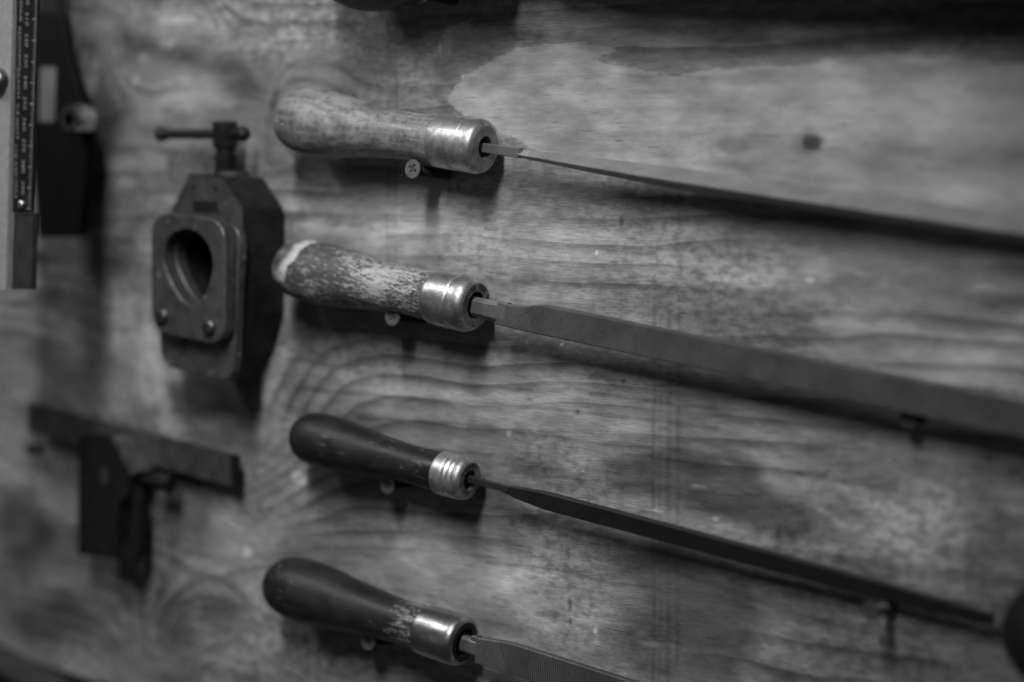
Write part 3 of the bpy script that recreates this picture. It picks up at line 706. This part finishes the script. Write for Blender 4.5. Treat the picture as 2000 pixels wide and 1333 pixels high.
# two nails carry the block
nl = empty('nail', (-159.4, 0, 56.2)); tag(nl, 'nail hidden behind the black clamp block', 'nail')
bpy.data.objects.remove(nl)

# --- rule with black scale strip
TL = R(1.9)
D = 105
rule = empty('marking_rule', (-202.4, -D, 80.7))
tag(rule, 'pale aluminium rule with black printed scale strip, hanging at the left edge', 'ruler')
ro = Vector(rule.location) / MM
def rl(p): return [(x - ro.x, z - ro.z) for x, z in p]
build('rule_bar', prism_bm(rl([(-203.0, 191.4), (-193.3, 190.7), (-204.8, 19.5), (-216.6, 19.0)]), -2, 1), M['alu'], rule, 30)
build('steel_edge', prism_bm(rl([(-201.8, 53.9), (-189.0, 54.2), (-191.4, 20.0), (-204.7, 19.5)]), 1, 4), M['steel_grey'], rule, 30)
st = build('scale_strip', prism_bm(rl([(-193.1, 190.7), (-178.7, 189.7), (-189.0, 54.4), (-201.8, 54.1)]), 0, 1.5), M['scale_black'], rule, 30)
build('side_rail', prism_bm(rl([(-227.0, 193.0), (-203.3, 191.4), (-216.9, 19.0), (-238.8, 18.1)]), 2, 8), M['iron'], rule, 30)
hx, hz = rl([(-199.0, 184.4)])[0]
build('hanging_peg', lathe_bm([(-6, 0), (-6, 2.6), (D, 2.6), (D, 0)], 16, axis='y', cen=(hx, 0, hz)), M['iron'], rule, 40)
bx, bz = rl([(-205.6, 112.9)])[0]
build('round_bolt', disc_bm(bx, bz, -7, 6, 5.6, 4), M['rivet'], rule, 50)
rx, rz = rl([(-195.1, 57.9)])[0]
build('scale_rivet', disc_bm(rx, rz, -1.8, .5, 2.1, 1.6), M['chrome'], st, 50)
def vtext(body, x, z, length, height):
    """word printed down the strip: reads downwards, letter tops to the right"""
    t = text_mesh(body, 1.0)
    us = [v.co.x for v in t.verts]; vs = [v.co.y for v in t.verts]
    su = length / (max(us) - min(us)); sv = height / (max(vs) - min(vs))
    cu, cv = (max(us) + min(us)) / 2, (max(vs) + min(vs)) / 2
    m = Matrix.Translation((x, -.04, z)) @ Matrix.Rotation(TL, 4, 'Y') @ Matrix(((0, 1, 0, 0), (0, 0, -1, 0), (-1, 0, 0, 0), (0, 0, 0, 1))) @ Matrix.Diagonal((su, sv, .5, 1)) @ Matrix.Translation((-cu, -cv, 0))
    bmesh.ops.transform(t, matrix=m, verts=t.verts[:]); return t
for body, (x, z), ln in [('290', (-187.8, 158.2), 6.0), ('300', (-188.4, 149.0), 6.0), ('310', (-189.1, 139.8), 6.0), ('320', (-189.7, 130.6), 6.0), ('330', (-190.4, 121.4), 6.0), ('340', (-191.0, 112.1), 6.0), ('350', (-191.7, 102.9), 6.0), ('360', (-192.4, 93.6), 6.0), ('370', (-193.0, 84.2), 6.0), ('380', (-193.7, 74.9), 6.0), ('390', (-194.3, 65.5), 6.0)]:
    x, z = rl([(x, z)])[0]
    build('scale_numeral', vtext(body, x, z, ln, 2.1), M['scale_white'], st, 0)
for body, (x, z), ln in [('AVENUE', (-193.0, 145.6), 13.5), ('REDONDO', (-194.5, 127.0), 19), ('BEACH', (-195.8, 111.7), 13), ('CA', (-196.7, 100.0), 5), ('90277', (-197.4, 91.8), 9.6), ('310-540-7553', (-198.8, 72.9), 24)]:
    x, z = rl([(x, z)])[0]
    build('printed_address', vtext(body, x, z, ln, 1.9), M['scale_white'], st, 0)
tk = bmesh.new()
for i in range(-25, 105):
    q = i / 10.0
    ya = -4 + 41.2 * q; xr = 73.3 - 1.35 * q
    x, z = rl([(-181.8 + (-189.3 - (-181.8)) * q / 10, 148.8 + (56.2 - (148.8)) * q / 10)])[0]
    if z < rl([(-189.3, 55.3)])[0][1]: continue
    ln = 2.9 if i % 10 == 0 else 2.2 if i % 5 == 0 else 1.7
    box_bm(x - ln, x, -.05, .1, z - .13 - (.12 if i % 10 == 0 else 0), z + .13 + (.12 if i % 10 == 0 else 0), 0, tk)
tag(build('scale_marks', tk, M['scale_white'], st, 0), kind='stuff')

# --- black handled tool behind the rule
hb = empty('tool_handle', (-294.0, 0, 80.0)); tag(hb, 'black plastic tool handle with a pale sticker and chrome nut beside the rule', 'hand tool')
ho = Vector(hb.location) / MM
def hl(p): return [(x - ho.x, z - ho.z) for x, z in p]
HB = rounded([(-287.0, 150.8), (-265.1, 150.0), (-262.2, 147.4), (-260.1, 139.9), (-258.2, 129.1), (-254.3, 118.3), (-249.3, 109.0), (-244.7, 101.4), (-244.3, 90.2), (-246.2, 72.7), (-248.6, 55.1), (-251.6, 39.4), (-284.2, 37.8), (-287.6, 80.1), (-287.6, 131.1), (-287.0, 150.8)], 3.5, 4)
hbm = prism_bm(hl(HB), -22, -16)
ho_ = build('grip', hbm, M['rubber'], hb, 40)
md = ho_.modifiers.new('edge', 'BEVEL'); md.width = .0014; md.segments = 3; md.limit_method = 'ANGLE'; md.angle_limit = R(60)
build('blade_stub', prism_bm(hl([(-286.1, 184.5), (-273.4, 183.8), (-274.4, 150.4), (-287.1, 150.9)]), -16, -8, .6), M['steel_grey'], hb, 30)
build('sticker', prism_bm(hl(rounded([(-278.5, 123.0), (-267.0, 122.7), (-269.0, 95.6), (-280.5, 95.9)], 1.0, 3)), -22.3, -21.9), M['label'], hb, 30)
nx, nz = hl([(-246.0, 97.1)])[0]
nut = build('chrome_nut', lathe_bm([(-21.5, 0), (-21.5, 7.0), (-24, 7.3), (-31, 7.0), (-33, 6.0), (-33, 3.6), (-27, 3.3), (-27, 0)], 32, axis='y', cen=(nx, 0, nz)), M['chrome'], hb, 40)
build('nut_bore', lathe_bm([(-27.3, 0), (-27.3, 3.3), (-33.05, 3.7)], 24, axis='y', cen=(nx, 0, nz)), M['hole'], nut, 0)

# --- combination square, low on the left
sq = empty('combination_square', (-251.7, 0, -74.9)); tag(sq, 'blurred combination square with dull steel blade and black head, low on the left', 'square')
so = Vector(sq.location) / MM
def sl(p): return [(x - so.x, z - so.z) for x, z in p]
build('blade', prism_bm(sl([(-308.4, -48.6), (-160.9, -62.6), (-160.8, -77.9), (-308.8, -63.6)]), -10, -7.2), M['blade'], sq, 30)
build('blade_end', prism_bm(sl([(-160.9, -62.8), (-158.2, -63.3), (-158.5, -78.6), (-161.2, -78.2)]), -10.3, -6.8), M['iron'], sq, 30)
HD = rounded([(-258.5, -60.2), (-237.4, -59.0), (-222.3, -77.5), (-221.0, -85.5), (-230.0, -92.3), (-230.7, -119.8), (-260.2, -121.2)], 1.5, 3)
hd = build('head', prism_bm(sl(HD), -20, -9.4), M['iron'], sq, 30)
build('bevel_face', prism_bm(sl([(-235.1, -58.8), (-230.7, -58.7), (-215.7, -74.9), (-220.8, -77.4)]), -19.5, -9), M['plate'], sq, 30)  # lit bevel of the head; the light on it is painted as paler steel
build('head_arm', prism_bm(sl(rounded([(-234.2, -112.3), (-234.4, -120.6), (-227.1, -123.8), (-221.1, -122.1), (-218.0, -115.5), (-216.0, -88.6), (-220.2, -83.2), (-224.0, -86.1), (-222.3, -93.0), (-224.2, -111.1)], 2, 3)), -18, -14), M['iron'], sq, 30)
kx, kz = sl([(-210.7, -79.4)])[0]
build('lock_knob', lathe_bm([(kx - 8, 0), (kx - 8, 2.2), (kx + 2, 2.4), (kx + 2, 4.6), (kx + 12, 4.8), (kx + 13, 4), (kx + 13, 0)], 24, cen=(0, -14, kz)), M['iron'], sq, 40)
v1x, v1z = sl([(-239.0, -79.1)])[0]
build('level_vial', lathe_bm([(v1z - 4, 0), (v1z - 4, 2.4), (v1z + 4, 2.4), (v1z + 4, 0)], 18, axis='z', cen=(v1x, -19.4, 0)), M['steel_grey'], sq, 40)
px_, pz_ = sl([(-301.0, -72.0)])[0]
pg = empty('hook_peg', (-308.9, 0, -73.6)); tag(pg, 'small dark peg under the left end of the square blade', 'peg')
build('peg', lathe_bm([(-9, 0), (-9, 2.6), (-7.6, 2.8), (-7.4, 1.7), (2, 1.7), (2, 0)], 18, axis='y'), M['iron'], pg, 40)

# --- dark tool in the bottom left corner
cn = empty('dark_tool', (-330.9, 0, -200.8)); tag(cn, 'dark tool with a sloping top edge, cut off in the bottom left corner', 'hand tool')
co = Vector(cn.location) / MM
def cl(p): return [(x - co.x, z - co.z) for x, z in p]
cb = build('body', prism_bm(cl([(-346.1, -181.5), (-313.0, -188.6), (-281.1, -196.0), (-270.4, -230.9), (-348.4, -244.9)]), -28, -5), M['iron'], cn, 30)
build('top_strip', prism_bm(cl([(-346.0, -179.6), (-313.0, -186.7), (-279.5, -194.7), (-281.1, -196.0), (-313.0, -188.6), (-346.1, -181.5)]), -28, -5), M['blade'], cn, 30)  # lit top face; its brightness comes from a paler material
build('back_blade', prism_bm(cl([(-315.1, -187.8), (-294.8, -190.2), (-253.7, -191.4), (-237.2, -219.5), (-316.5, -233.3)]), -5, -1.5), M['iron'], cn, 30)

# --- shelf along the top
A, B = Vector([191.53007046496535, -15.000000000000014, 137.63218605671835]), Vector([239.7544195949088, -15.000000000000014, 132.47705246673405])
ang = math.atan2(A.z - B.z, B.x - A.x)
sh = box_bm(-560, 330, -15, 0, 0, 18, .8)
o = build('shelf_rail', sh, M['shelf'], None, 30, (A.x, -.3, A.z), (0, ang, 0))
tag(o, 'dark wooden shelf rail along the top of the plywood, seen at the top right corner', 'shelf')
